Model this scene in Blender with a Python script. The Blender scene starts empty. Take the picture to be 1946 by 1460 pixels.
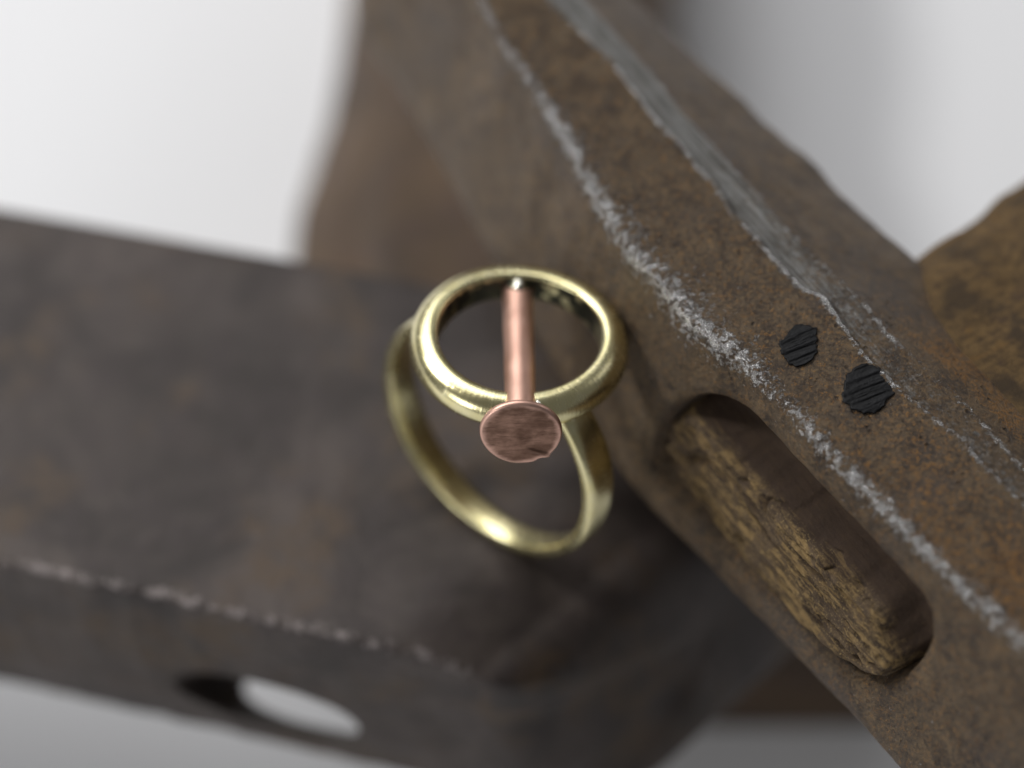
import bpy, math
import numpy as np
from mathutils import Vector, Matrix

# ------------------------------------------------------------------ camera, light, exposure
# all layout numbers are millimetres; MM turns them into metres
MM = 0.001
PITCH = math.radians(55.0)
DIST = 233.0            # lens to rivet head
FIELD = 84.0            # width of the picture at that distance
RIVET_Z = 88.0          # height of the rivet head above the table
fwd = np.array([0, math.cos(PITCH), -math.sin(PITCH)])
upv = np.array([0, math.sin(PITCH), math.cos(PITCH)])
rgt = np.array([1.0, 0, 0])

def ray(px, py):
    return ((px-973)/1946*FIELD/DIST)*rgt - ((py-730)/1946*FIELD/DIST)*upv + fwd

P_RIVET = np.array([0, 0, RIVET_Z])
CAM = P_RIVET - DIST*ray(990, 825)

scene = bpy.context.scene
cd = bpy.data.cameras.new("camera")
cam = bpy.data.objects.new("camera", cd)
scene.collection.objects.link(cam)
cam.location = Vector(CAM*MM)
cam.rotation_euler = (math.radians(90)-PITCH, 0, 0)
cd.sensor_width = 36.0
cd.lens = 36.0*DIST/FIELD
cd.clip_start = 0.005
cd.clip_end = 20.0
cd.dof.use_dof = True
cd.dof.focus_distance = DIST*MM
cd.dof.aperture_fstop = 8.5
cd.dof.aperture_blades = 0
scene.camera = cam

world = bpy.data.worlds.new("World")
scene.world = world
world.use_nodes = True
world.node_tree.nodes["Background"].inputs[0].default_value = (0.97, 0.98, 1.0, 1)
world.node_tree.nodes["Background"].inputs[1].default_value = 0.12

def lamp(name, loc, target, size, size_y, power, col):
    d = bpy.data.lights.new(name, 'AREA')
    d.shape = 'RECTANGLE'; d.size = size; d.size_y = size_y
    d.energy = power; d.color = col
    o = bpy.data.objects.new(name, d)
    scene.collection.objects.link(o)
    o.location = loc
    o.rotation_euler = (Vector(target)-Vector(loc)).to_track_quat('-Z', 'Y').to_euler()
    return o

lamp("lamp_key", (-0.58, 0.22, 0.60), (0.0, 0.02, 0.05), 0.12, 0.12, 2.9, (1.0, 0.995, 0.98))
lamp("softbox_overhead", (-0.26, 0.54, 0.66), (0.0, 0.08, 0.03), 0.60, 0.60, 3.9, (0.99, 0.99, 1.0))
lamp("softbox_right", (0.50, 0.42, 0.42), (0.0, 0.04, 0.06), 0.30, 0.30, 0.35, (0.99, 0.99, 1.0))
lamp("softbox_side", (-0.48, -0.36, 0.28), (0.0, 0.0, 0.03), 0.26, 0.26, 1.0, (0.98, 0.99, 1.0))

vs = scene.view_settings
vs.view_transform = 'Standard'
vs.look = 'None'
vs.exposure = 0.06
vs.gamma = 1.0
vs.use_curve_mapping = False
scene.cycles.use_denoising = True
scene.cycles.max_bounces = 8
scene.cycles.sample_clamp_indirect = 6.0

# ------------------------------------------------------------------ helpers
def unp(px, py, z):
    d = ray(px, py)
    return CAM + d*((z-CAM[2])/d[2])

def unp_plane(px, py, o, n):
    d = ray(px, py)
    return CAM + d*(((o-CAM)@n)/(d@n))

def proj(p):
    v = p-CAM
    z = v@fwd
    return 973+(v@rgt)/z*DIST/FIELD*1946, 730-(v@upv)/z*DIST/FIELD*1946

def c2w(v):
    return v[0]*rgt+v[1]*upv-v[2]*fwd

def nrm(v):
    v = np.asarray(v, float)
    return v/np.linalg.norm(v)

def smooth(a, b, x):
    t = np.clip((np.asarray(x, float)-a)/(b-a), 0, 1)
    return t*t*(3-2*t)

def _hash(ix, iy, iz, seed):
    h = (ix*374761393+iy*668265263+iz*2147483647+seed*1274126177) & 0xFFFFFFFF
    h = ((h ^ (h >> 13))*1274126177) & 0xFFFFFFFF
    h = ((h ^ (h >> 16))*2246822519) & 0xFFFFFFFF
    h = h ^ (h >> 15)
    return (h & 0xFFFFFF)/float(0xFFFFFF)

def vnoise(p, seed=0):
    """value noise, p is (...,3), result about -1..1"""
    p = np.asarray(p, float)
    i = np.floor(p).astype(np.int64)
    f = p-i
    f = f*f*(3-2*f)
    r = 0
    for dx in (0, 1):
        for dy in (0, 1):
            for dz in (0, 1):
                w = (f[..., 0] if dx else 1-f[..., 0])*(f[..., 1] if dy else 1-f[..., 1])*(f[..., 2] if dz else 1-f[..., 2])
                r = r+w*_hash(i[..., 0]+dx, i[..., 1]+dy, i[..., 2]+dz, seed)
    return r*2-1

def fbm(p, scale, octv=4, seed=0, gain=0.5):
    p = np.asarray(p, float)*scale
    a, r, t = 1.0, 0, 0
    for k in range(octv):
        r = r+a*vnoise(p*2**k+k*17.3, seed+k)
        t += a
        a *= gain
    return r/t

def n1(x, scale, octv=3, seed=0):
    x = np.asarray(x, float)
    return fbm(np.stack([x, x*0+0.37, x*0+0.71], -1), scale, octv, seed)

def make_obj(name, verts, faces, mat, parent=None, origin=(0, 0, 0), attrs=None, smooth_shade=True):
    origin = np.asarray(origin, float)
    me = bpy.data.meshes.new(name)
    v = (np.asarray(verts, float)-origin)*MM
    if isinstance(faces, np.ndarray):
        n, k = faces.shape
        me.vertices.add(len(v))
        me.vertices.foreach_set("co", v.ravel())
        me.loops.add(n*k)
        me.loops.foreach_set("vertex_index", faces.ravel().astype(np.int32))
        me.polygons.add(n)
        me.polygons.foreach_set("loop_start", np.arange(0, n*k, k, dtype=np.int32))
        me.update(calc_edges=True)
    else:
        me.from_pydata(v.tolist(), [], faces)
        me.update()
    me.validate()
    for an, av in (attrs or {}).items():
        at = me.attributes.new(an, 'FLOAT', 'POINT')
        at.data.foreach_set("value", np.asarray(av, np.float32).ravel())
    if smooth_shade:
        me.polygons.foreach_set("use_smooth", np.ones(len(me.polygons), bool))
    me.materials.append(mat)
    o = bpy.data.objects.new(name, me)
    scene.collection.objects.link(o)
    if parent is not None:
        o.parent = parent
        o.location = Vector((origin*MM).tolist())-parent.location
    else:
        o.location = Vector((origin*MM).tolist())
    return o

def grid_faces(n, m, wrap_m=True, wrap_n=False):
    """n rows of m points -> quads"""
    i = np.arange(n if wrap_n else n-1)
    j = np.arange(m if wrap_m else m-1)
    I, J = np.meshgrid(i, j, indexing='ij')
    I2, J2 = (I+1) % n, (J+1) % m
    return np.stack([I*m+J, I*m+J2, I2*m+J2, I2*m+J], -1).reshape(-1, 4)

def thing(name, loc, label, cat, group=None):
    o = bpy.data.objects.new(name, None)
    o.empty_display_size = 0.01
    scene.collection.objects.link(o)
    o.location = Vector((np.asarray(loc)*MM).tolist())
    o["label"] = label
    o["category"] = cat
    if group:
        o["group"] = group
    return o

# ------------------------------------------------------------------ materials
class NT:
    def __init__(self, name):
        self.m = bpy.data.materials.new(name)
        self.m.use_nodes = True
        self.t = self.m.node_tree
        self.t.nodes.clear()
        self.out = self.t.nodes.new('ShaderNodeOutputMaterial')
        self.b = self.t.nodes.new('ShaderNodeBsdfPrincipled')
        self.t.links.new(self.b.outputs[0], self.out.inputs[0])
        tc = self.t.nodes.new('ShaderNodeTexCoord')
        mp = self.t.nodes.new('ShaderNodeMapping')
        mp.inputs['Scale'].default_value = (1000, 1000, 1000)     # texture space in millimetres
        self.t.links.new(tc.outputs['Object'], mp.inputs[0])
        self.co = mp.outputs[0]

    def link(self, a, b):
        self.t.links.new(a, b)

    def _set(self, sock, v):
        if isinstance(v, bpy.types.NodeSocket):
            self.t.links.new(v, sock)
        else:
            if sock.type == 'RGBA' and len(v) == 3:
                v = (*v, 1)
            sock.default_value = v

    def scaled(self, s, rot=(0, 0, 0)):
        a = self.t.nodes.new('ShaderNodeMapping')
        a.inputs['Rotation'].default_value = rot
        self.link(self.co, a.inputs[0])
        n = self.t.nodes.new('ShaderNodeMapping')
        n.inputs['Scale'].default_value = s
        self.link(a.outputs[0], n.inputs[0])
        return n.outputs[0]

    def noise(self, scale, detail=4, rough=0.55, co=None, dist=0.0):
        n = self.t.nodes.new('ShaderNodeTexNoise')
        n.inputs['Scale'].default_value = scale
        n.inputs['Detail'].default_value = detail
        n.inputs['Roughness'].default_value = rough
        n.inputs['Distortion'].default_value = dist
        self.link(co or self.co, n.inputs['Vector'])
        return n.outputs[0]

    def voronoi(self, scale, feature='F1', co=None, rnd=1.0):
        n = self.t.nodes.new('ShaderNodeTexVoronoi')
        n.feature = feature
        n.inputs['Scale'].default_value = scale
        n.inputs['Randomness'].default_value = rnd
        self.link(co or self.co, n.inputs['Vector'])
        return n.outputs[0]

    def attr(self, name):
        n = self.t.nodes.new('ShaderNodeAttribute')
        n.attribute_name = name
        return n.outputs['Fac']

    def ramp(self, fac, a, b, lo=0.0, hi=1.0):
        n = self.t.nodes.new('ShaderNodeMapRange')
        n.interpolation_type = 'SMOOTHSTEP'
        n.inputs['From Min'].default_value = a
        n.inputs['From Max'].default_value = b
        n.inputs['To Min'].default_value = lo
        n.inputs['To Max'].default_value = hi
        self._set(n.inputs['Value'], fac)
        return n.outputs[0]

    def math(self, op, a, b=0.0):
        n = self.t.nodes.new('ShaderNodeMath')
        n.operation = op
        self._set(n.inputs[0], a)
        self._set(n.inputs[1], b)
        return n.outputs[0]

    def mix(self, fac, a, b):
        n = self.t.nodes.new('ShaderNodeMix')
        n.data_type = 'RGBA'
        self._set(n.inputs['Factor'], fac)
        self._set(n.inputs[6], a)
        self._set(n.inputs[7], b)
        return n.outputs[2]

    def mixf(self, fac, a, b):
        n = self.t.nodes.new('ShaderNodeMix')
        n.data_type = 'FLOAT'
        self._set(n.inputs['Factor'], fac)
        self._set(n.inputs[2], a)
        self._set(n.inputs[3], b)
        return n.outputs[0]

    def bump(self, h, dist_mm, strength=1.0, normal=None):
        n = self.t.nodes.new('ShaderNodeBump')
        n.inputs['Strength'].default_value = strength
        n.inputs['Distance'].default_value = dist_mm*MM
        self.link(h, n.inputs['Height'])
        if normal is not None:
            self.link(normal, n.inputs['Normal'])
        return n.outputs[0]

    def done(self, color, rough, metal=0.0, normal=None, spec=None):
        self._set(self.b.inputs['Base Color'], color)
        self._set(self.b.inputs['Roughness'], rough)
        self._set(self.b.inputs['Metallic'], metal)
        if spec is not None:
            self.b.inputs['Specular IOR Level'].default_value = spec
        if normal is not None:
            self.link(normal, self.b.inputs['Normal'])
        return self.m

def mat_table():
    k = NT("white_paper")
    n = k.noise(0.02, 3)
    c = k.mix(n, (0.82, 0.82, 0.83), (0.86, 0.86, 0.87))
    return k.done(c, 1.0, 0, k.bump(k.noise(3, 3), 0.02, 0.3), 0.05)

def mat_rust_hammer():
    k = NT("rusty_worn_steel")
    big = k.noise(0.10, 4, 0.6)
    med = k.noise(0.45, 6, 0.65, dist=0.6)
    fine = k.noise(3.0, 8, 0.7)
    vfine = k.noise(9.0, 5, 0.7)
    c = k.mix(k.ramp(med, 0.34, 0.66), (0.064, 0.046, 0.033), (0.158, 0.110, 0.066))
    c = k.mix(k.ramp(big, 0.48, 0.62, 0, 0.65), c, (0.090, 0.072, 0.060))
    c = k.mix(k.ramp(k.noise(0.16, 3, 0.6), 0.52, 0.66, 0, 0.6), c, (0.125, 0.090, 0.058))
    pits = k.ramp(k.voronoi(0.9, co=None), 0.10, 0.22, 1, 0)
    pits = k.math('MULTIPLY', pits, k.ramp(k.noise(0.5, 3), 0.48, 0.6))
    c = k.mix(k.math('MULTIPLY', pits, 0.7), c, (0.020, 0.014, 0.013))
    c = k.mix(k.ramp(fine, 0.52, 0.66, 0, 0.75), c, (0.235, 0.155, 0.076))          # brown rust film
    c = k.mix(k.ramp(fine, 0.50, 0.36, 0, 0.65), c, (0.026, 0.019, 0.016))
    spots = k.math('MULTIPLY', k.ramp(k.noise(1.6, 4, 0.7), 0.50, 0.62), k.ramp(vfine, 0.49, 0.58))
    zone = k.attr("orange")
    spots = k.math('MULTIPLY', spots, k.math('ADD', zone, 0.4))
    c = k.mix(k.math('MINIMUM', spots, 1.0), c, (0.42, 0.20, 0.045))               # orange flecks
    oz = k.ramp(k.math('ADD', zone, k.math('MULTIPLY', k.math('SUBTRACT', fine, 0.5), 3.4)), 0.70, 1.25, 0, 0.65)
    c = k.mix(oz, c, (0.27, 0.125, 0.028))
    # worn bare metal
    pit = k.noise(1.9, 9, 0.80, dist=0.5)
    w = k.attr("wear")
    wm = k.ramp(k.math('ADD', w, k.math('MULTIPLY', k.math('SUBTRACT', pit, 0.5), 5.8)), 0.66, 1.05)
    ch = k.attr("chamfer")
    cm = k.ramp(k.math('ADD', ch, k.math('MULTIPLY', k.math('SUBTRACT', pit, 0.5), 2.6)), 0.30, 0.85)
    c = k.mix(k.math('MULTIPLY', cm, 0.85), c, k.mix(k.ramp(k.noise(1.0, 7, 0.75, co=k.scaled((0.22, 3.2, 3.2), (0, 0, -math.atan2(-0.835, 0.55)))), 0.35, 0.65), (0.09, 0.088, 0.08), (0.42, 0.42, 0.41)))
    c = k.mix(wm, c, k.mix(k.ramp(vfine, 0.38, 0.60), (0.18, 0.165, 0.155), (0.97, 0.96, 0.95)))
    metal = k.math('MAXIMUM', k.math('MULTIPLY', wm, 0.95), k.mixf(cm, 0.25, 0.5))
    rough = k.mixf(wm, k.mixf(cm, k.ramp(fine, 0.3, 0.7, 0.34, 0.56), 0.36), 0.26)
    h = k.math('ADD', k.math('MULTIPLY', fine, 0.7), k.math('MULTIPLY', vfine, 0.35))
    h = k.math('ADD', h, k.math('MULTIPLY', k.math('SUBTRACT', 1.0, pits), 0.5))
    nb = k.bump(h, 0.42, 1.0)
    wob = k.math('MULTIPLY', k.math('MULTIPLY', wm, k.noise(4.0, 6, 0.75)), 1.0)
    nb = k.bump(wob, 0.34, 1.0, nb)
    return k.done(c, rough, metal, nb, 0.4)

def mat_dark_steel():
    k = NT("dark_forged_steel")
    big = k.noise(0.07, 4, 0.6, dist=0.5)
    med = k.noise(0.35, 5, 0.65)
    fine = k.noise(2.0, 6, 0.7)
    c = k.mix(k.ramp(big, 0.35, 0.65), (0.030, 0.0225, 0.0195), (0.078, 0.061, 0.053))
    c = k.mix(k.ramp(med, 0.40, 0.66, 0, 0.6), c, (0.046, 0.034, 0.032))
    brown = k.math('MULTIPLY', k.ramp(k.noise(0.09, 4, 0.6, co=k.scaled((1, 1, 1), (0.4, 0.2, 0.9))), 0.47, 0.64), k.ramp(med, 0.35, 0.6))
    c = k.mix(k.math('MULTIPLY', brown, 0.7), c, (0.090, 0.058, 0.032))
    c = k.mix(k.ramp(fine, 0.58, 0.75, 0, 0.5), c, (0.12, 0.102, 0.092))
    w = k.attr("wear")
    wm = k.ramp(k.math('ADD', w, k.math('MULTIPLY', k.math('SUBTRACT', k.noise(0.9, 6, 0.75), 0.5), 2.8)), 0.45, 0.95)
    c = k.mix(wm, c, (0.27, 0.235, 0.225))
    h = k.math('ADD', k.math('MULTIPLY', med, 0.6), k.math('MULTIPLY', fine, 0.5))
    return k.done(c, k.ramp(fine, 0.3, 0.7, 0.42, 0.62), k.mixf(wm, 0.15, 0.6), k.bump(h, 0.35, 0.6), 0.4)

def mat_brown_steel():
    k = NT("brown_rusted_steel")
    big = k.noise(0.06, 4, 0.6, dist=0.4)
    med = k.noise(0.3, 5, 0.65)
    c = k.mix(k.ramp(big, 0.35, 0.65), (0.055, 0.036, 0.022), (0.125, 0.080, 0.044))
    c = k.mix(k.ramp(med, 0.42, 0.66, 0, 0.6), c, (0.080, 0.050, 0.042))
    c = k.mix(k.ramp(k.noise(1.5, 6, 0.7), 0.55, 0.7, 0, 0.5), c, (0.17, 0.10, 0.055))
    return k.done(c, 0.6, 0.1, k.bump(med, 0.4, 0.6), 0.35)

def mat_brass():
    k = NT("polished_brass")
    cb = k.t.nodes.new('ShaderNodeCombineXYZ')
    k.link(k.attr("along"), cb.inputs[0])
    k.link(k.attr("across"), cb.inputs[1])
    st = k.noise(1.0, 4, 0.65, co=_map(k, cb.outputs[0], (4.5, 0.35, 1)))
    sm = k.noise(0.5, 4, 0.6)
    c = k.mix(k.ramp(sm, 0.3, 0.7), (0.76, 0.68, 0.36), (0.82, 0.75, 0.45))
    r = k.math('ADD', k.ramp(sm, 0.3, 0.75, 0.22, 0.27), k.ramp(st, 0.5, 0.8, 0, 0.08))
    pt = k.math('MULTIPLY', k.attr('patina_reflection'), k.ramp(k.noise(0.8, 4, 0.6), 0.30, 0.50))  # left-back patina, plus the back wall's dark reflection put into the colour
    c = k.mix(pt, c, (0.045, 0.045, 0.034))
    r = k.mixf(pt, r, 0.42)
    nb = k.bump(st, 0.032, 0.7)
    nb = k.bump(k.noise(0.5, 2, 0.4), 0.06, 0.4, nb)
    return k.done(c, r, 1.0, nb)

def _map(k, vec, s):
    n = k.t.nodes.new('ShaderNodeMapping')
    n.inputs['Scale'].default_value = s
    k.link(vec, n.inputs[0])
    return n.outputs[0]

def mat_copper(dark=False):
    k = NT("brushed_copper_face" if dark else "copper_wire")
    rot = (0, 0, math.radians(-8))
    st = k.noise(1.0, 6, 0.7, co=k.scaled((0.35, 6.0, 6.0), rot))
    sm = k.noise(0.55, 4, 0.6, co=k.scaled((0.6, 1.0, 1.0), rot))
    if dark:
        c = k.mix(k.ramp(sm, 0.36, 0.66), (0.155, 0.088, 0.062), (0.35, 0.21, 0.155))
        c = k.mix(k.ramp(st, 0.50, 0.70, 0, 0.7), c, (0.105, 0.058, 0.044))
        c = k.mix(k.ramp(k.math('ADD', k.attr('rim'), k.math('MULTIPLY', k.math('SUBTRACT', sm, 0.5), 0.3)), 0.80, 0.98, 0, 0.9), c, (0.78, 0.49, 0.39))
        r = k.ramp(st, 0.3, 0.7, 0.36, 0.5)
    else:
        c = k.mix(k.ramp(sm, 0.3, 0.7), (0.76, 0.46, 0.355), (0.80, 0.51, 0.405))
        r = k.ramp(sm, 0.3, 0.7, 0.42, 0.48)
    return k.done(c, r, 1.0, k.bump(st, 0.012 if not dark else 0.02, 0.25))

def mat_solder():
    k = NT("silver_solder")
    return k.done(k.mix(k.noise(2, 3), (0.62, 0.60, 0.50), (0.80, 0.79, 0.72)), 0.2, 1.0, k.bump(k.noise(2.5, 3), 0.05, 0.5))

def mat_wood():
    k = NT("weathered_hickory")
    patch = k.noise(0.13, 4, 0.65, dist=0.8)
    g = k.noise(1.0, 6, 0.7, co=k.scaled((0.35, 1.6, 1.6), (0, 0, -HANDLE_ANG)), dist=0.4)
    e = k.noise(0.9, 6, 0.75, dist=0.8)
    c = k.mix(k.ramp(g, 0.32, 0.68), (0.055, 0.033, 0.014), (0.125, 0.076, 0.029))
    c = k.mix(k.ramp(e, 0.46, 0.64, 0, 0.7), c, (0.160, 0.098, 0.038))
    c = k.mix(k.ramp(e, 0.46, 0.34, 0, 0.75), c, (0.050, 0.030, 0.020))
    c = k.mix(k.ramp(k.noise(4.0, 5, 0.7), 0.58, 0.75, 0, 0.30), c, (0.25, 0.16, 0.06))
    c = k.mix(k.ramp(patch, 0.50, 0.60, 0, 0.8), c, (0.040, 0.026, 0.014))
    c = k.mix(k.ramp(patch, 0.44, 0.36, 0, 0.6), c, (0.150, 0.082, 0.024))
    st = k.attr("dark_mask")
    fib = k.noise(1.0, 8, 0.75, co=k.scaled((0.30, 1.9, 1.9), (0, 0, -math.atan2(A_AX[1], A_AX[0]))), dist=0.5)
    blo = k.noise(0.35, 5, 0.65, dist=0.4)
    ec = k.mix(k.ramp(fib, 0.42, 0.60), (0.038, 0.024, 0.015), (0.230, 0.150, 0.062))
    ec = k.mix(k.ramp(blo, 0.47, 0.58, 0, 0.8), ec, k.mix(fib, (0.045, 0.030, 0.020), (0.100, 0.068, 0.045)))
    ec = k.mix(k.ramp(k.noise(5.0, 6, 0.75), 0.52, 0.68, 0, 0.6), ec, (0.42, 0.30, 0.13))
    c = k.mix(k.attr('endgrain'), c, ec)
    c = k.mix(k.math('MULTIPLY', st, 0.95), c, k.mix(e, (0.022, 0.013, 0.009), (0.055, 0.032, 0.019)))  # darker wood in the recessed band, fissures and end gap
    h = k.math('ADD', k.mixf(k.attr('endgrain'), k.math('MULTIPLY', g, 0.6), k.math('MULTIPLY', fib, 1.8)), k.noise(4.0, 6, 0.75))
    return k.done(c, 0.72, 0, k.bump(h, 0.16, 0.7), 0.25)

def mat_black():
    k = NT("black_paint")
    st = k.attr("stroke")
    n = k.noise(8.0, 4, 0.7)
    c = k.mix(k.ramp(k.math('ADD', k.math('MULTIPLY', st, 0.5), k.math('MULTIPLY', n, 0.6)), 0.50, 0.95), (0.0025, 0.0025, 0.003), (0.024, 0.024, 0.027))
    return k.done(c, 0.5, 0, k.bump(n, 0.03, 0.5), 0.2)

# ------------------------------------------------------------------ table
def build_table():
    v = [(-1500, -1500, 0), (1500, -1500, 0), (1500, 1500, 0), (-1500, 1500, 0)]
    o = make_obj("table", v, [(0, 1, 2, 3)], mat_table(), smooth_shade=False)
    o["kind"] = "structure"
    o["label"] = "white paper covered table top"
    return o
build_table()

def super_sec(a, b, m, p=2.6):
    t = np.arange(m)/m*2*math.pi
    c, s = np.cos(t), np.sin(t)
    return np.stack([a*np.sign(c)*np.abs(c)**(2/p), b*np.sign(s)*np.abs(s)**(2/p)], -1)

# frame of the ring: band normal, finger axis, nail direction
hN = nrm(c2w([.05, .70, .71]))
ax = c2w([-.66, -.5, .55]); ax = nrm(ax-hN*(ax@hN))
ee = np.cross(hN, ax)
rv = nrm(c2w([.012, -.65, .76]))
HC = P_RIVET-rv*11.7+hN*0.2
R_SH = 11.75
C_SH = HC-hN*11.1+ax*1.2-ee*0.9
half = math.acos(8.3/R_SH)
th_sh = np.linspace(math.pi-half*1.08, 2*math.pi+half*1.05, 220)
rad_sh = np.cos(th_sh)[:, None]*ee+np.sin(th_sh)[:, None]*hN
path_sh = C_SH+rad_sh*(R_SH+0.12*n1(th_sh*10, 0.15, 2, 201))[:, None]
_tap = 1+0.10*np.sin(th_sh*2+0.6)+0.04*n1(th_sh*10, 0.3, 2, 203)
_sec = super_sec(0.66, 1.50, 40, 3.4)
V_SHANK = path_sh[:, None]+(_sec[None, :, 0:1]*_tap[:, None, None])*rad_sh[:, None]+_sec[None, :, 1:2]*_tap[:, None, None]*ax

Z_DARK = V_SHANK[..., 2].min()+0.03     # top of the dark hammer head carries the ring
_p = unp(0, 1068, Z_DARK)
Z_LOW = Z_DARK                          # its underside = top of the lower hammer head
while proj(np.array([_p[0], _p[1], Z_LOW]))[1] < 1322:
    Z_LOW -= 0.1
print("heights", Z_DARK, Z_LOW)
Z_TOP = RIVET_Z+3.0     # top flat of the rusty hammer head

def poly_loop(pts, counts, sig_fn=None):
    """closed polygon pts (K,2) sampled with counts[k] points on edge k -> (N,2)"""
    out = []
    K = len(pts)
    for i in range(K):
        a, b = pts[i], pts[(i+1) % K]
        t = np.arange(counts[i])/counts[i]
        out.append(a[None]*(1-t[:, None])+b[None]*t[:, None])
    return np.concatenate(out)

def loop_blur(x, n):
    for _ in range(n):
        x = 0.25*np.roll(x, 1, 1)+0.5*x+0.25*np.roll(x, -1, 1)
    return x

def cap(V, F, row, inward, nring=7, rnd=1.5, bulge=0.0):
    """rounded cap: shrink the loop 'row' (M,3) towards its centroid, moving along 'inward' (unit, outward of body)"""
    c = row.mean(0)
    M = len(row)
    base = len(V)
    rows = []
    for k in range(1, nring+1):
        t = k/(nring+0.0)
        s = 1-t
        rows.append(c+(row-c)*s+inward*(bulge*(1-s*s)))
    return rows

# ------------------------------------------------------------------ lower hammer head (on the table)
def build_lower():
    # left outline followed at mid height, from far to near, then tucked in under the dark head
    left = [(700, -130, 20), (672, 0, 20), (645, 200, 20), (615, 330, 20), (590, 405, 20), (560, 490, 20)]
    L = np.array([unp(*q) for q in left])
    right = [(1300, -130, 22), (1272, 0, 22)]
    R = np.array([unp(*q) for q in right])
    front_l = unp(940, 1392, 0)
    front_r = unp(1760, 1385, 0)
    yl = np.concatenate([[190], L[:, 1], [L[-1, 1]-12, L[-1, 1]-26, front_l[1]+9, front_l[1]]])
    xl = np.concatenate([[L[0, 0]-1], L[:, 0], [-25.5, -20, -10, front_l[0]]])
    yr = np.array([190, R[0, 1], R[1, 1], R[1, 1]-28, R[1, 1]-48, R[1, 1]-66, front_r[1]])
    xr = np.array([R[0, 0], R[0, 0], R[1, 0], 22, 26, 33, front_r[0]])
    Y = np.linspace(185, front_l[1]+0.6, 130)
    xL = np.interp(-Y, -yl, xl)
    xR = np.interp(-Y, -yr, xr)
    for _ in range(6):
        xL[1:-1] = 0.25*xL[:-2]+0.5*xL[1:-1]+0.25*xL[2:]
        xR[1:-1] = 0.25*xR[:-2]+0.5*xR[1:-1]+0.25*xR[2:]
    rows = []
    for i, y in enumerate(Y):
        a, b = xL[i], xR[i]
        h = Z_LOW
        pts = np.array([[a+4, 0], [a, 6], [a, h-11], [a+8, h], [b-7, h], [b, h-11], [b, 6], [b-4, 0]])
        q = poly_loop(pts, [8, 22, 10, 26, 10, 22, 8, 26])
        rows.append(np.stack([q[:, 0], np.full(len(q), y), q[:, 1]], -1))
    V = np.array(rows)
    V = loop_blur(V, 5)
    V[..., 2] = np.clip(V[..., 2], 0, Z_LOW)
    n = fbm(V, 0.12, 3, 5)
    mid = (V[..., 2] > 1.5) & (V[..., 2] < Z_LOW-0.8)
    V[..., 0] += n*0.5*mid
    front = cap(V, None, V[-1], np.array([0, -1.0, 0]), 8, bulge=0.6)
    backc = cap(V, None, V[0], np.array([0, 1.0, 0]), 4)
    allr = np.concatenate([np.array(backc[::-1]), V, np.array(front)])
    allr[..., 2] = np.maximum(allr[..., 2], 0.02)
    n_, m_ = allr.shape[:2]
    F = grid_faces(n_, m_)
    o = make_obj("hammer", allr.reshape(-1, 3), F, mat_brown_steel(), origin=(5, 70, 0))
    o["label"] = "brown rusted hammer head lying flat on the white table beneath the other two heads"
    o["category"] = "hammer head"
    return o
build_lower()

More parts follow.
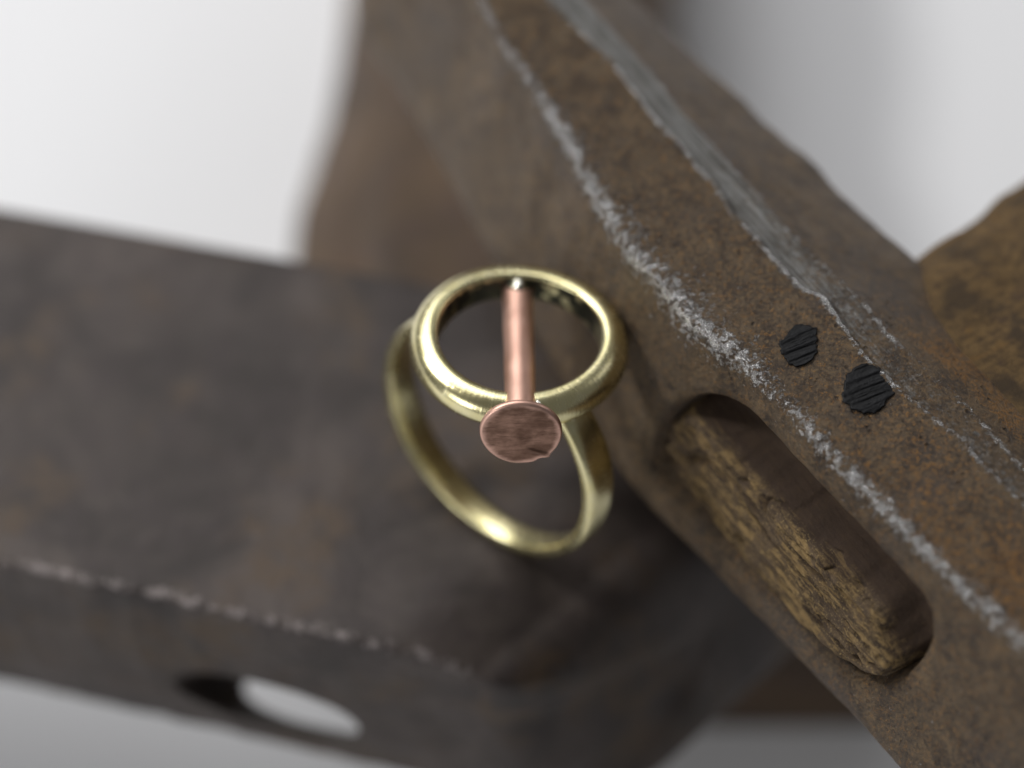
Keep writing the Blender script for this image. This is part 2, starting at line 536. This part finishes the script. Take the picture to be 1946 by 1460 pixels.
# ------------------------------------------------------------------ dark hammer head, left
def build_dark():
    zt, zb = Z_DARK, Z_LOW+0.02
    fr = np.array([unp(x, y, zt) for x, y in ((0, 1068), (250, 1122), (430, 1163), (600, 1203), (900, 1262))])
    bk = np.array([unp(x, y, zt) for x, y in ((0, 392), (300, 440), (560, 489))])
    B = nrm([fr[-1, 0]-fr[0, 0], fr[-1, 1]-fr[0, 1], 0])
    N = np.array([-B[1], B[0], 0])          # towards the back
    O = fr[-1].copy(); O[2] = 0
    vf = (fr-O)@N
    tf = (fr-O)@B
    tb, vb = (bk-O)@B, (bk-O)@N
    pb = np.polyfit(tb, vb, 1)
    ns = 200
    k = np.linspace(0, 1, ns)
    t0 = -105.0
    cnt = [70, 46, 10, 60, 14, 12]
    rows = []
    wear = []
    lab = None
    for kk in k:
        t = t0+kk*(-t0)
        v_front = np.interp(t, tf, vf)+0.25*n1(np.array([t]), 0.5, 3, 3)[0]
        v_back = pb[0]*t+pb[1]
        drop = 0.0
        pts = np.array([[v_front, zt], [v_back, zt], [v_back+2, zb+6], [v_back-3, zb], [v_front+0.5, zb], [v_front-0.5, zb+7]])
        cn = [80, 30, 10, 60, 12, 40]
        q = poly_loop(pts, cn)
        dv = np.clip(q[:, 0]-v_front, 0, 45)
        d_end = 0.62*dv+(zt-q[:, 1])*0.42-3.5*np.clip(1-dv/7, 0, 1)**2*smooth(zt-1, zt-9, q[:, 1])
        tt = t+kk**3*d_end
        rows.append((tt, q))
        lab = cn
    T = np.array([r_[0] for r_ in rows])
    Q = np.array([r_[1] for r_ in rows])
    V = O+T[..., None]*B+Q[..., 0:1]*N
    V[..., 2] = Q[..., 1]
    tend = T[-1][None]
    near_end = np.clip(1-(tend-T)/10.0, 0, 1)
    V[..., 2] -= 2.2*near_end**2*smooth(zb+4, zt, V[..., 2])
    V = loop_blur(V, 2)
    m = V.shape[1]
    idx = np.arange(m)
    wr = np.exp(-(np.minimum(idx, m-idx)/2.0)**2)
    wr = np.repeat(wr[None], ns, 0)*(0.72+0.45*n1(np.linspace(0, 100, ns), 0.25, 3, 9)[:, None])
    sm = fbm(V, 0.10, 3, 11)*0.25+fbm(V, 0.6, 3, 21)*0.10
    top = (V[..., 2] > zt-0.3)
    V[..., 2] += np.where(top, np.minimum(sm, 0)*0.6, 0)
    V -= N*np.where(idx > m-52, 1, 0)[None, :, None]*sm[..., None]
    V[..., 2] = np.clip(V[..., 2], zb, zt)
    # hollow round the slot and rounded end
    endr = [V[-1]]
    c = V[-1].mean(0)
    out = nrm(B*0.8-N*0.45)
    for s, b in ((0.985, 0.9), (0.955, 1.7), (0.91, 2.4), (0.85, 3.0), (0.77, 3.5), (0.65, 3.9), (0.45, 4.2), (0.2, 4.3), (0.0, 4.3)):
        r_ = c+(V[-1]-c)*s+out*b
        r_[:, 2] = np.clip(r_[:, 2], zb, zt)
        endr.append(r_)
    st = [c0 for c0 in (V[0].mean(0)+(V[0]-V[0].mean(0))*s for s in (0.0, 0.5, 0.9))]
    allr = np.concatenate([np.array(st), V, np.array(endr[1:])])
    W_ = np.concatenate([np.zeros((3, m)), wr, np.zeros((len(endr)-1, m))])
    n_ = len(allr)
    o = make_obj("hammer", allr.reshape(-1, 3), grid_faces(n_, m), mat_dark_steel(),
                 origin=V.reshape(-1, 3).mean(0)*[1, 1, 0]+[0, 0, zb], attrs={"wear": W_})
    # oval slot that slants down through the lower front edge
    ctr = np.array([unp_plane(490, 1340, O+(-1.2)*N+np.array([0, 0, zb+8]), N)])[0]
    ax = nrm(ray(490, 1340)+np.array([0.62, 0.02, 0]))
    ex = nrm(B-ax*(B@ax)); ey = np.cross(ax, ex)
    M = 64
    th = np.arange(M)/M*2*math.pi
    ring = np.sign(np.cos(th))*np.abs(np.cos(th))**0.9
    sec = 8.5*ring[:, None]*ex+2.35*np.sin(th)[:, None]*ey
    cv = np.concatenate([ctr+sec*1.03-ax*12, ctr+sec+ax*0, ctr+sec*1.0+ax*60])
    cf = [tuple(int(x) for x in f) for f in grid_faces(3, M)]
    cf += [tuple(range(M))[::-1], tuple(range(2*M, 3*M))]
    cut = make_obj("cutter", cv, cf, o.data.materials[0], smooth_shade=True)
    import bmesh
    bm = bmesh.new(); bm.from_mesh(cut.data); bmesh.ops.recalc_face_normals(bm, faces=bm.faces); bm.to_mesh(cut.data); bm.free()
    bm = bmesh.new(); bm.from_mesh(o.data)
    bmesh.ops.remove_doubles(bm, verts=bm.verts, dist=1e-7)
    bmesh.ops.recalc_face_normals(bm, faces=bm.faces); bm.to_mesh(o.data); bm.free()
    md = o.modifiers.new("slot", 'BOOLEAN')
    md.operation = 'DIFFERENCE'; md.solver = 'EXACT'; md.object = cut
    bpy.context.view_layer.update()
    dg = bpy.context.evaluated_depsgraph_get()
    me = bpy.data.meshes.new_from_object(o.evaluated_get(dg))
    o.modifiers.clear()
    o.data = me
    bpy.data.objects.remove(cut)
    o["label"] = "dark grey forged hammer head with an oval slot, under the brass ring"
    o["category"] = "hammer head"
    return o
build_dark()

# ------------------------------------------------------------------ rusty hammer (head, handle, black marks)
A_AX = nrm([0.55, -0.835, 0])       # along the head, towards the camera
U_AX = np.array([-A_AX[1], A_AX[0], 0])   # across the head, away to the right
HANDLE = nrm(U_AX+np.array([-0.03, 0.05, 0.0]))
HANDLE_ANG = math.atan2(HANDLE[1], HANDLE[0])
ORG = np.array([18.0, 8.0, 0])

E1 = [(790, -260), (745, -160), (705, -60), (680, 10), (686, 55), (768, 165), (845, 300), (922, 452), (1060, 690), (1200, 917), (1332, 1044), (1443, 1161), (1555, 1277), (1656, 1379), (1722, 1460)]
E2 = [(920, 7), (963, 100), (1000, 137), (1052, 233), (1083, 274), (1117, 353), (1155, 411), (1202, 480), (1269, 550), (1326, 626), (1415, 684),
      (1461, 738), (1526, 799), (1557, 845), (1614, 902), (1681, 968), (1783, 1075), (1910, 1191)]
E3 = [(1052, 10), (1100, 58), (1155, 106), (1216, 178), (1247, 226), (1291, 267), (1329, 318), (1363, 353), (1394, 411), (1411, 422), (1484, 502),
      (1526, 548), (1557, 557), (1599, 611), (1637, 669), (1695, 726), (1756, 780), (1836, 841), (1863, 876), (1928, 941)]
E3P = [(1106, 0), (1168, 68), (1233, 137), (1281, 202), (1339, 264), (1398, 329), (1415, 345), (1507, 449), (1610, 548), (1641, 577), (1691, 642),
       (1767, 703), (1852, 788), (1946, 895)]
E4 = [(1210, -5), (1254, 38), (1326, 107), (1415, 184), (1491, 257), (1553, 303), (1595, 357), (1649, 403), (1737, 479), (1798, 552), (1806, 565),
      (1884, 634), (1946, 686)]
Z1, Z3P, Z4 = Z_TOP-20.0, Z_TOP-0.9, Z_TOP-7.5
EYE_C = np.array([1507.0, 1035.0])
EYE_L = nrm([470, 500]); EYE_M = np.array([EYE_L[1], -EYE_L[0]])

def edge_su(E, z):
    P = np.array([unp(x, y, z) for x, y in E])-ORG
    s, u = P@A_AX, P@U_AX
    o = np.argsort(s)
    return s[o], u[o]

def edge_fn(E, z, s):
    es, eu = edge_su(E, z)
    r = np.interp(s, es, eu)
    k = max(3, len(es)//4)
    pl = np.polyfit(es[:k], eu[:k], 1); ph = np.polyfit(es[-k:], eu[-k:], 1)
    r = np.where(s < es[0], eu[0]+(s-es[0])*np.clip(pl[0], -0.12, 0.12), r)
    r = np.where(s > es[-1], eu[-1]+(s-es[-1])*np.clip(ph[0], -0.12, 0.12), r)
    return r

def smooth1(x, n):
    x = x.copy()
    for _ in range(n):
        x[1:-1] = 0.25*x[:-2]+0.5*x[1:-1]+0.25*x[2:]
    return x

def build_rusty():
    s = np.arange(-82.0, 66.0, 0.26)
    ns = len(s)
    u1 = smooth1(edge_fn(E1, Z1, s), 120)-1.1
    u2 = smooth1(edge_fn(E2, Z_TOP, s), 40)+0.10*n1(s, 0.9, 3, 4)
    u3 = smooth1(edge_fn(E3, Z_TOP, s), 3)+0.13*n1(s, 1.6, 3, 5)
    u3p = smooth1(edge_fn(E3P, Z3P, s), 30)+0.05*n1(s, 0.8, 2, 6)
    u4 = smooth1(edge_fn(E4, Z4, s), 20)+0.10*n1(s, 0.6, 3, 7)
    zb = Z_DARK+0.02
    cn = [130, 76, 5, 26, 56, 16, 14, 30, 16]
    rows = []
    for i in range(ns):
        pts = np.array([
            [u1[i], Z1], [u2[i], Z_TOP], [u3[i], Z_TOP], [u3[i]+0.15, Z_TOP-0.45], [u3p[i], Z3P], [u4[i], Z4],
            [u4[i]+0.4, Z_TOP-17], [u4[i]-6, zb], [u1[i]+6, zb]])
        rows.append(poly_loop(pts, cn))
    Q = np.array(rows)
    m = Q.shape[1]
    st = np.concatenate([[0], np.cumsum(cn)])
    # corner rounding: soft everywhere except at the ragged lip
    Qs = loop_blur(Q, 5); Qh = loop_blur(Q, 90)
    idx = np.arange(m)
    near = lambda i0, w: np.exp(-(np.minimum(np.abs(idx-i0), m-np.abs(idx-i0))/w)**2)
    soft = np.clip(near(st[0], 40)+near(st[5], 9)*0.25+near(st[1], 11)*0.35, 0, 1)
    lip = np.clip(near(st[2], 5)+near(st[3], 4), 0, 1)
    Qr = Qs*(1-soft[None, :, None])+Qh*soft[None, :, None]
    Qr = Qr*(1-0.7*lip[None, :, None])+Q*(0.7*lip[None, :, None])
    V = ORG+s[:, None, None]*A_AX+Qr[..., 0:1]*U_AX
    V[..., 2] = Qr[..., 1]
    # surface normal in the section, for relief
    tan = np.roll(Qr, -1, 1)-np.roll(Qr, 1, 1)
    nn = np.stack([-tan[..., 1], tan[..., 0]], -1)
    nn /= np.linalg.norm(nn, axis=-1, keepdims=True)+1e-9
    N3 = nn[..., 0:1]*U_AX+nn[..., 1:2]*np.array([0, 0, 1.0])
    relief = 0.16*fbm(V, 0.25, 3, 31)+0.05*fbm(V, 1.4, 3, 41)
    wz = near(st[1], 9)
    relief = relief+wz[None]*0.20*fbm(V, 1.6, 4, 51)
    lipz = np.exp(-((idx-st[2]+2)/4.0)**2)*(idx <= st[2]+1)
    relief = relief+lipz[None]*(0.16+0.22*fbm(V, 0.9, 3, 57))
    low = V[..., 2] < Z_DARK+2.0
    relief = np.where(low, 0, relief)
    V = V+N3*relief[..., None]
    # eye: the side wall pushed in along the handle
    px, py = proj(V.reshape(-1, 3))
    rel = np.stack([px, py], -1)-EYE_C
    l, mm = rel@EYE_L, rel@EYE_M
    sd = np.hypot(np.maximum(np.abs(l+8)-226, 0), mm)-100
    sd = sd.reshape(ns, m)+3.0*fbm(V, 0.5, 2, 77)
    side = (idx < st[1]+4)[None] | (idx > st[8])[None]
    dep = np.where(side, smooth(14, -26, sd)*9.0+smooth(34, 2, sd)*0.35, 0)
    V = V+HANDLE*dep[..., None]
    V[..., 2] = np.maximum(V[..., 2], zb)
    # masks of wear
    j = idx[None]
    along = s[:, None]
    w_mod = 0.86+0.36*n1(s, 0.12, 2, 61)[:, None]
    dist2 = (np.abs(j-st[1]))*np.where(j < st[1], 0.21, 0.14)
    wear = np.exp(-(dist2/(1.7+0.6*n1(s, 0.2, 2, 63)+0.9*np.exp(-((s+8)/11)**2))[:, None])**2)*w_mod
    fade = 0.80+0.20*smooth(-62, -20, s)
    wear = wear*fade[:, None]
    d3 = np.abs(j-st[2]+1)*0.13
    wear = np.maximum(wear, np.exp(-(d3/0.42)**2)*(1.10+0.55*n1(s, 0.3, 3, 64))[:, None])
    d3p = np.abs(j-st[4])*0.14
    wear = np.maximum(wear, np.exp(-(d3p/0.40)**2)*(0.72+0.70*n1(s, 0.3, 3, 65)*smooth(-10, 10, s))[:, None])
    d4 = np.abs(j-st[5])*0.2
    wear = np.maximum(wear, np.exp(-(d4/0.4)**2)*(0.15+0.5*n1(s, 0.2, 3, 66))[:, None])
    cham = ((j >= st[3]-1) & (j <= st[4]+1))*1.0+np.zeros((ns, 1))
    cham = 0.25*np.roll(cham, 1, 1)+0.5*cham+0.25*np.roll(cham, -1, 1)
    cham = cham*(1.0-0.45*np.clip((j-st[3])/(st[4]-st[3]), 0, 1)*smooth(-30, -5, s)[:, None])
    cham = cham*(1.0-0.58*smooth(-10, 14, s))[:, None]
    # orange rust: on the far slope and the near end of the top flat
    og = np.zeros((ns, m))
    og = np.maximum(og, ((j > st[4]+8) & (j < st[5]+10))*smooth(-2, 12, along)*0.95)
    og = np.maximum(og, ((j > st[1]) & (j < st[2]))*(0.30+0.62*smooth(3, 22, along)))
    og = np.maximum(og, ((j > st[0]) & (j < st[1]))*0.15*smooth(-5, 20, along))
    og = og*(0.75+0.5*fbm(V, 0.15, 2, 81))
    for _ in range(6):
        og = 0.25*np.roll(og, 1, 1)+0.5*og+0.25*np.roll(og, -1, 1)
    ca = [V[0].mean(0)+(V[0]-V[0].mean(0))*q for q in (0.0, 0.5, 0.93)]
    cb = [V[-1].mean(0)+(V[-1]-V[-1].mean(0))*q for q in (0.93, 0.5, 0.0)]
    allr = np.concatenate([np.array(ca)-A_AX*0.3, V, np.array(cb)+A_AX*0.3])
    pad = lambda x: np.concatenate([np.repeat(x[:1], 3, 0), x, np.repeat(x[-1:], 3, 0)])
    base = np.array([22.0, 14.0, zb])
    root = thing("hammer", base, "long rusty hammer with worn bright edges, wooden handle in its eye and two black marks", "hammer")
    make_obj("head", allr.reshape(-1, 3), grid_faces(len(allr), m), mat_rust_hammer(), root, base,
             {"wear": pad(wear), "chamfer": pad(cham), "orange": pad(og)})

    # handle: the oval carried through the head along HANDLE
    o1 = ORG+edge_fn(E1, Z1, np.array([8.0]))[0]*U_AX+np.array([0, 0, Z1])
    o2 = ORG+edge_fn(E2, Z_TOP, np.array([8.0]))[0]*U_AX+np.array([0, 0, Z_TOP])
    pn = nrm(np.cross(A_AX, o2-o1))
    if pn@HANDLE > 0:
        pn = -pn
    Mn = 160
    th = np.arange(Mn)/Mn*2*math.pi
    def oval(k):
        # stadium outline in eye coordinates, k = 0..1 from centre to rim
        c, s_ = np.cos(th), np.sin(th)
        L = np.sign(c)*np.abs(c)**0.62*330*k-8
        M_ = np.sign(s_)*np.abs(s_)**0.80*104*k
        return L, M_
    rowsV, dark_mask, eg = [], [], []
    ks = np.concatenate([np.linspace(0.0, 0.97, 60), [0.985, 1.0]])
    for k in ks:
        L, M_ = oval(k)
        P = []
        for a, b in zip(L, M_):
            q = EYE_C+a*EYE_L+b*EYE_M
            P.append(unp_plane(q[0], q[1], o1, pn))
        P = np.array(P)
        line = 30-42*smooth(180, 320, L)+11*n1(L, 0.016, 3, 91)+2*n1(L, 0.09, 2, 92)
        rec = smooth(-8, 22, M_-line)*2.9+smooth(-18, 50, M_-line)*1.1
        endgap = smooth(286, 312, L+0.25*M_)*3.0+smooth(-318, -335, L)*0.8
        dep = rec+endgap*(1-smooth(0, 1, rec/4))
        # fissures along the grain plus fibre relief
        gr = fbm(np.stack([L*0.010, M_*0.11, L*0], -1), 1.0, 4, 95)
        fis = -np.minimum(0, np.abs(fbm(np.stack([L*0.006+3, M_*0.085, L*0+1], -1), 1.0, 2, 97))-0.10)*11.0
        calm = 1-0.85*smooth(0.3, 1.8, rec)
        dep = dep+0.45*gr*calm+fis*calm+0.22*calm*fbm(P, 1.6, 4, 99)-0.0+0.9*np.exp(-((L+40+16*n1(M_, 0.05, 3, 93))/5.0)**2)*smooth(0.5, 2.0, rec)+smooth(0.93, 1.0, k)*0.9+smooth(-20, -107, M_)*0.9
        rowsV.append(P+HANDLE*(dep-0.55)[:, None])
        dark_mask.append(smooth(0.4, 1.5, rec)*1.0+0.6*smooth(0.05, 0.35, fis)+0.5*smooth(1.0, 2.5, endgap))
        eg.append(np.ones(Mn))
    P_r = np.array([unp_plane(*(EYE_C+a*EYE_L+b*EYE_M), o1, pn) for a, b in zip(*oval(1.0))])
    cen = P_r.mean(0)
    for d in np.concatenate([[6, 12, 18], np.arange(20, 125, 1.5)]):
        fl = 1.0-0.03*smooth(18, 24, d)+0.16*smooth(24, 60, d)
        r_ = cen+(P_r-cen)*fl+HANDLE*d
        if d > 22:
            rn = fbm(r_*np.array([1, 1, 1]), 0.16, 3, 101)*1.0+fbm(r_, 0.5, 3, 103)*0.6
            r_ = r_+(P_r-cen)/np.linalg.norm(P_r-cen, axis=1, keepdims=True)*rn[:, None]
        r_[:, 2] = np.maximum(r_[:, 2], 0.5)
        rowsV.append(r_)
        dark_mask.append(np.zeros(Mn)); eg.append(np.zeros(Mn))
    last = rowsV[-1]
    rowsV.append(last*0+last.mean(0)); dark_mask.append(np.zeros(Mn)); eg.append(np.zeros(Mn))
    HV = np.array(rowsV)
    make_obj("handle", HV.reshape(-1, 3), grid_faces(len(HV), Mn), mat_wood(), root, base, {"dark_mask": np.clip(np.array(dark_mask), 0, 1), "endgrain": np.array(eg)})

    # two black marks on the top flat
    marks = [[(1481, 657), (1495, 635), (1528, 614), (1549, 620), (1553, 648), (1546, 678), (1521, 696), (1492, 684)],
             [(1604, 752), (1612, 714), (1640, 691), (1677, 706), (1689, 730), (1704, 742), (1686, 762), (1660, 786), (1632, 783), (1608, 765)]]
    bmt = mat_black()
    sdir = nrm([0.93, -0.36]); sper = np.array([sdir[1], -sdir[0]])
    for mi, mk in enumerate(marks):
        mk = np.array(mk, float)
        c = mk.mean(0)
        M2 = 96
        ang = np.arctan2(mk[:, 1]-c[1], mk[:, 0]-c[0]); rr = np.hypot(*(mk-c).T)
        o_ = np.argsort(ang); ang, rr = ang[o_], rr[o_]
        t2 = -math.pi+np.arange(M2)/M2*2*math.pi
        R2 = np.interp(t2, ang, rr, period=2*math.pi)*(1+0.10*n1(t2*10, 0.9, 4, 111+mi))
        bb = np.stack([np.cos(t2), np.sin(t2)], -1)@sper*R2
        R2 = R2*(1+0.26*n1(bb, 0.22, 3, 131+mi)*np.abs(np.stack([np.cos(t2), np.sin(t2)], -1)@sdir))
        rows2, str2 = [], []
        for k in np.concatenate([np.linspace(0, 0.96, 26), [1.0, 1.03]]):
            pp = c+np.stack([np.cos(t2), np.sin(t2)], -1)*(R2*k)[:, None]
            a_, b_ = (pp-c)@sdir, (pp-c)@sper
            g = fbm(np.stack([a_*0.012, b_*0.20, a_*0+mi*3], -1), 1.0, 5, 121, 0.7)
            zz = Z_TOP+0.16+0.14*g if k < 0.97 else Z_TOP+(0.02 if k < 1.01 else -0.3)+0*g
            rows2.append(np.array([unp(x, y, z_) for (x, y), z_ in zip(pp, zz)]))
            str2.append(g*0.5+0.5)
        MV = np.array(rows2)
        ob = make_obj("black_mark", MV.reshape(-1, 3), grid_faces(len(MV), M2), bmt, root, base, {"stroke": np.array(str2)})
    return root
build_rusty()

# ------------------------------------------------------------------ ring
def build_ring():
    brass = mat_brass()
    # shank -----------------------------------------------------------
    Vs, m, th, R, path = V_SHANK, 40, th_sh, R_SH, path_sh
    zmin = Vs[..., 2].min()
    base = np.array([*Vs.reshape(-1, 3)[Vs[..., 2].argmin(), :2], zmin])
    root = thing("ring", base, "brass ring with an open round setting crossed by a copper nail, standing on dark steel", "ring")
    along = np.repeat((th*R)[:, None], m, 1); across = np.repeat((np.arange(m)/m*6)[None], 220, 0)
    capm = lambda V: np.concatenate([V[:1].mean(1, keepdims=True).repeat(V.shape[1], 1), V, V[-1:].mean(1, keepdims=True).repeat(V.shape[1], 1)])
    Vc = capm(Vs)
    make_obj("shank", Vc.reshape(-1, 3), grid_faces(len(Vc), m), brass, root, base, {"along": capm(along[..., None])[..., 0], "across": capm(across[..., None])[..., 0]})
    print("RING zmin", zmin, "base", base)
    # setting band ----------------------------------------------------
    x0 = nrm(np.cross(np.array([0, 1.0, 0]), hN)); y0 = np.cross(hN, x0)
    prof = np.array([(7.05, -1.7), (6.97, -1.3), (6.95, 0.0), (6.97, 0.75), (7.08, 1.05), (7.35, 1.20), (7.95, 1.19), (8.5, 1.00), (8.95, 0.62), (9.24, 0.10),
                     (9.34, -0.5), (9.28, -1.05), (9.0, -1.5), (8.3, -1.8), (7.6, -1.85)])
    n = 260
    # smooth closed profile (Chaikin)
    for _ in range(2):
        nx = np.roll(prof, -1, 0)
        prof = np.stack([0.75*prof+0.25*nx, 0.25*prof+0.75*nx], 1).reshape(-1, 2)
    t = np.arange(n+1)/n*2*math.pi
    rw = 0.06*np.sin(2*t+0.5)+0.05*np.sin(3*t+1.0)
    rr = prof[None, :, 0]+rw[:, None]
    zz = prof[None, :, 1]*(1+0.05*np.sin(t*2+2)[:, None])
    V = HC+rr[..., None]*(np.cos(t)[:, None, None]*x0+np.sin(t)[:, None, None]*y0)+zz[..., None]*hN
    mp = len(prof)
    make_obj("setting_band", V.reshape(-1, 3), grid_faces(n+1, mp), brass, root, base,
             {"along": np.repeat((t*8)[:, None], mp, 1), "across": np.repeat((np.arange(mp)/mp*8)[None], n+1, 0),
              "patina_reflection": np.repeat(((prof[:, 0] < 7.02)*1.0)[None], n+1, 0)*(0.25+0.75*smooth(-0.2, 0.5, np.sin(t)))[:, None]})
    # copper nail -----------------------------------------------------
    xr = nrm(np.cross(rv, np.array([0, 0, 1.0]))); yr = np.cross(xr, rv)
    if yr[2] < 0:
        xr, yr = -xr, -yr
    ds = np.concatenate([[-0.6], np.linspace(-0.7, -19.3, 60)])
    m2 = 40
    rows = []
    for d in ds:
        rad2 = 1.32+0.10*smooth(-3.0, -0.6, d)+0.02*math.sin(d*1.3)
        se = super_sec(rad2, rad2*0.97, m2, 2.1)
        rows.append(P_RIVET+rv*d+se[:, 0:1]*xr+se[:, 1:2]*yr)
    for d, q in ((-19.7, 0.85), (-19.9, 0.5), (-20.0, 0.0)):
        se = super_sec(1.3*q, 1.3*q, m2, 2.1)
        rows.append(P_RIVET+rv*d+se[:, 0:1]*xr+se[:, 1:2]*yr)
    V = np.array(rows)
    nail = make_obj("nail", V.reshape(-1, 3), grid_faces(len(V), m2), mat_copper(), root, base)
    # head: a flattened disc with a split burr at its lower right
    M = 160
    a = np.arange(M)/M*2*math.pi
    deg = np.degrees(a)
    d_ = (deg+180) % 360-180
    sgn = 1.0 if xr[0] > 0 else -1.0
    d_m = (np.degrees(np.arctan2(np.sin(a), sgn*np.cos(a))))
    R = 3.36*(1+0.012*np.sin(2*a+0.7)+0.010*np.sin(3*a))
    R = R*(1+0.055*np.exp(-((d_m+49)/5.0)**2)-0.045*np.exp(-((d_m+62)/7.0)**2)-0.02*np.exp(-((d_m+85)/14.0)**2))
    prof2 = [(0.30, -0.90), (0.55, -0.85), (0.88, -0.70), (0.97, -0.58), (1.0, -0.42), (1.0, -0.22), (0.985, -0.08), (0.95, 0.01)]
    rows = [P_RIVET-rv*0.9+0*a[:, None]]
    cosx = np.cos(a)[:, None]*xr+np.sin(a)[:, None]*yr
    for q, h in prof2:
        rows.append(P_RIVET+cosx*(R*q)[:, None]+rv*h)
    rim = [0.0]+[1.0]*len(prof2)
    for q in np.linspace(0.93, 0, 20):
        rim.append(q)
        pp = cosx*(R*q)[:, None]
        X_, Y_ = R*q*np.cos(a)*sgn, R*q*np.sin(a)
        h = 0.02+0.035*(1-q*q)+0.05*fbm(np.stack([X_*0.5, Y_*0.9, X_*0], -1), 1.0, 3, 301)*min(1, (1-q)*5)
        g = np.exp(-(((X_-1.2)*0.35+(Y_+1.9)*0.94)/0.16)**2)*smooth(0.1, 0.9, X_)*0.10   # fold running to the split
        rows.append(P_RIVET+pp+rv*(h+g)[:, None])
    V = np.array(rows)
    hd = make_obj("nail_head", V.reshape(-1, 3), grid_faces(len(V), M), mat_copper(True), None, base, {"rim": np.repeat(np.array(rim)[:, None], M, 1)})
    hd.parent = nail
    hd.location = (0, 0, 0)
    # solder: bead where the nail meets the far wall, seams at the shank ends and beside the nail
    sol = mat_solder()
    def blob(name, c, rx, seed, ax_=None, stretch=1.0):
        u = np.linspace(0, math.pi, 14); v = np.arange(24)/24*2*math.pi
        D_ = np.stack([np.sin(u)[:, None]*np.cos(v), np.sin(u)[:, None]*np.sin(v), np.cos(u)[:, None]+0*v], -1)
        rad_ = rx*(1+0.25*fbm(D_, 1.2, 2, seed))
        P_ = D_*rad_[..., None]
        if ax_ is not None:
            P_ = P_+ax_*(P_@ax_)[..., None]*(stretch-1)
        make_obj(name, (c+P_).reshape(-1, 3), grid_faces(14, 24), sol, root, base)
    back = P_RIVET-rv*18.9
    blob("solder_bead", back+rv*0.5+hN*0.75, 0.95, 401, rv, 1.3)
    e0, e1 = path[0], path[-1]
    blob("solder_bead", e0+hN*0.1, 1.25, 402, ax, 1.1)
    blob("solder_bead", e1+hN*0.1, 1.15, 403, ax, 1.1)
    fr_ = P_RIVET-rv*3.9
    for sg in (-1, 1):
        blob("solder_bead", fr_+xr*sg*1.45, 0.5, 405+sg, rv, 1.8)
    return root
build_ring()
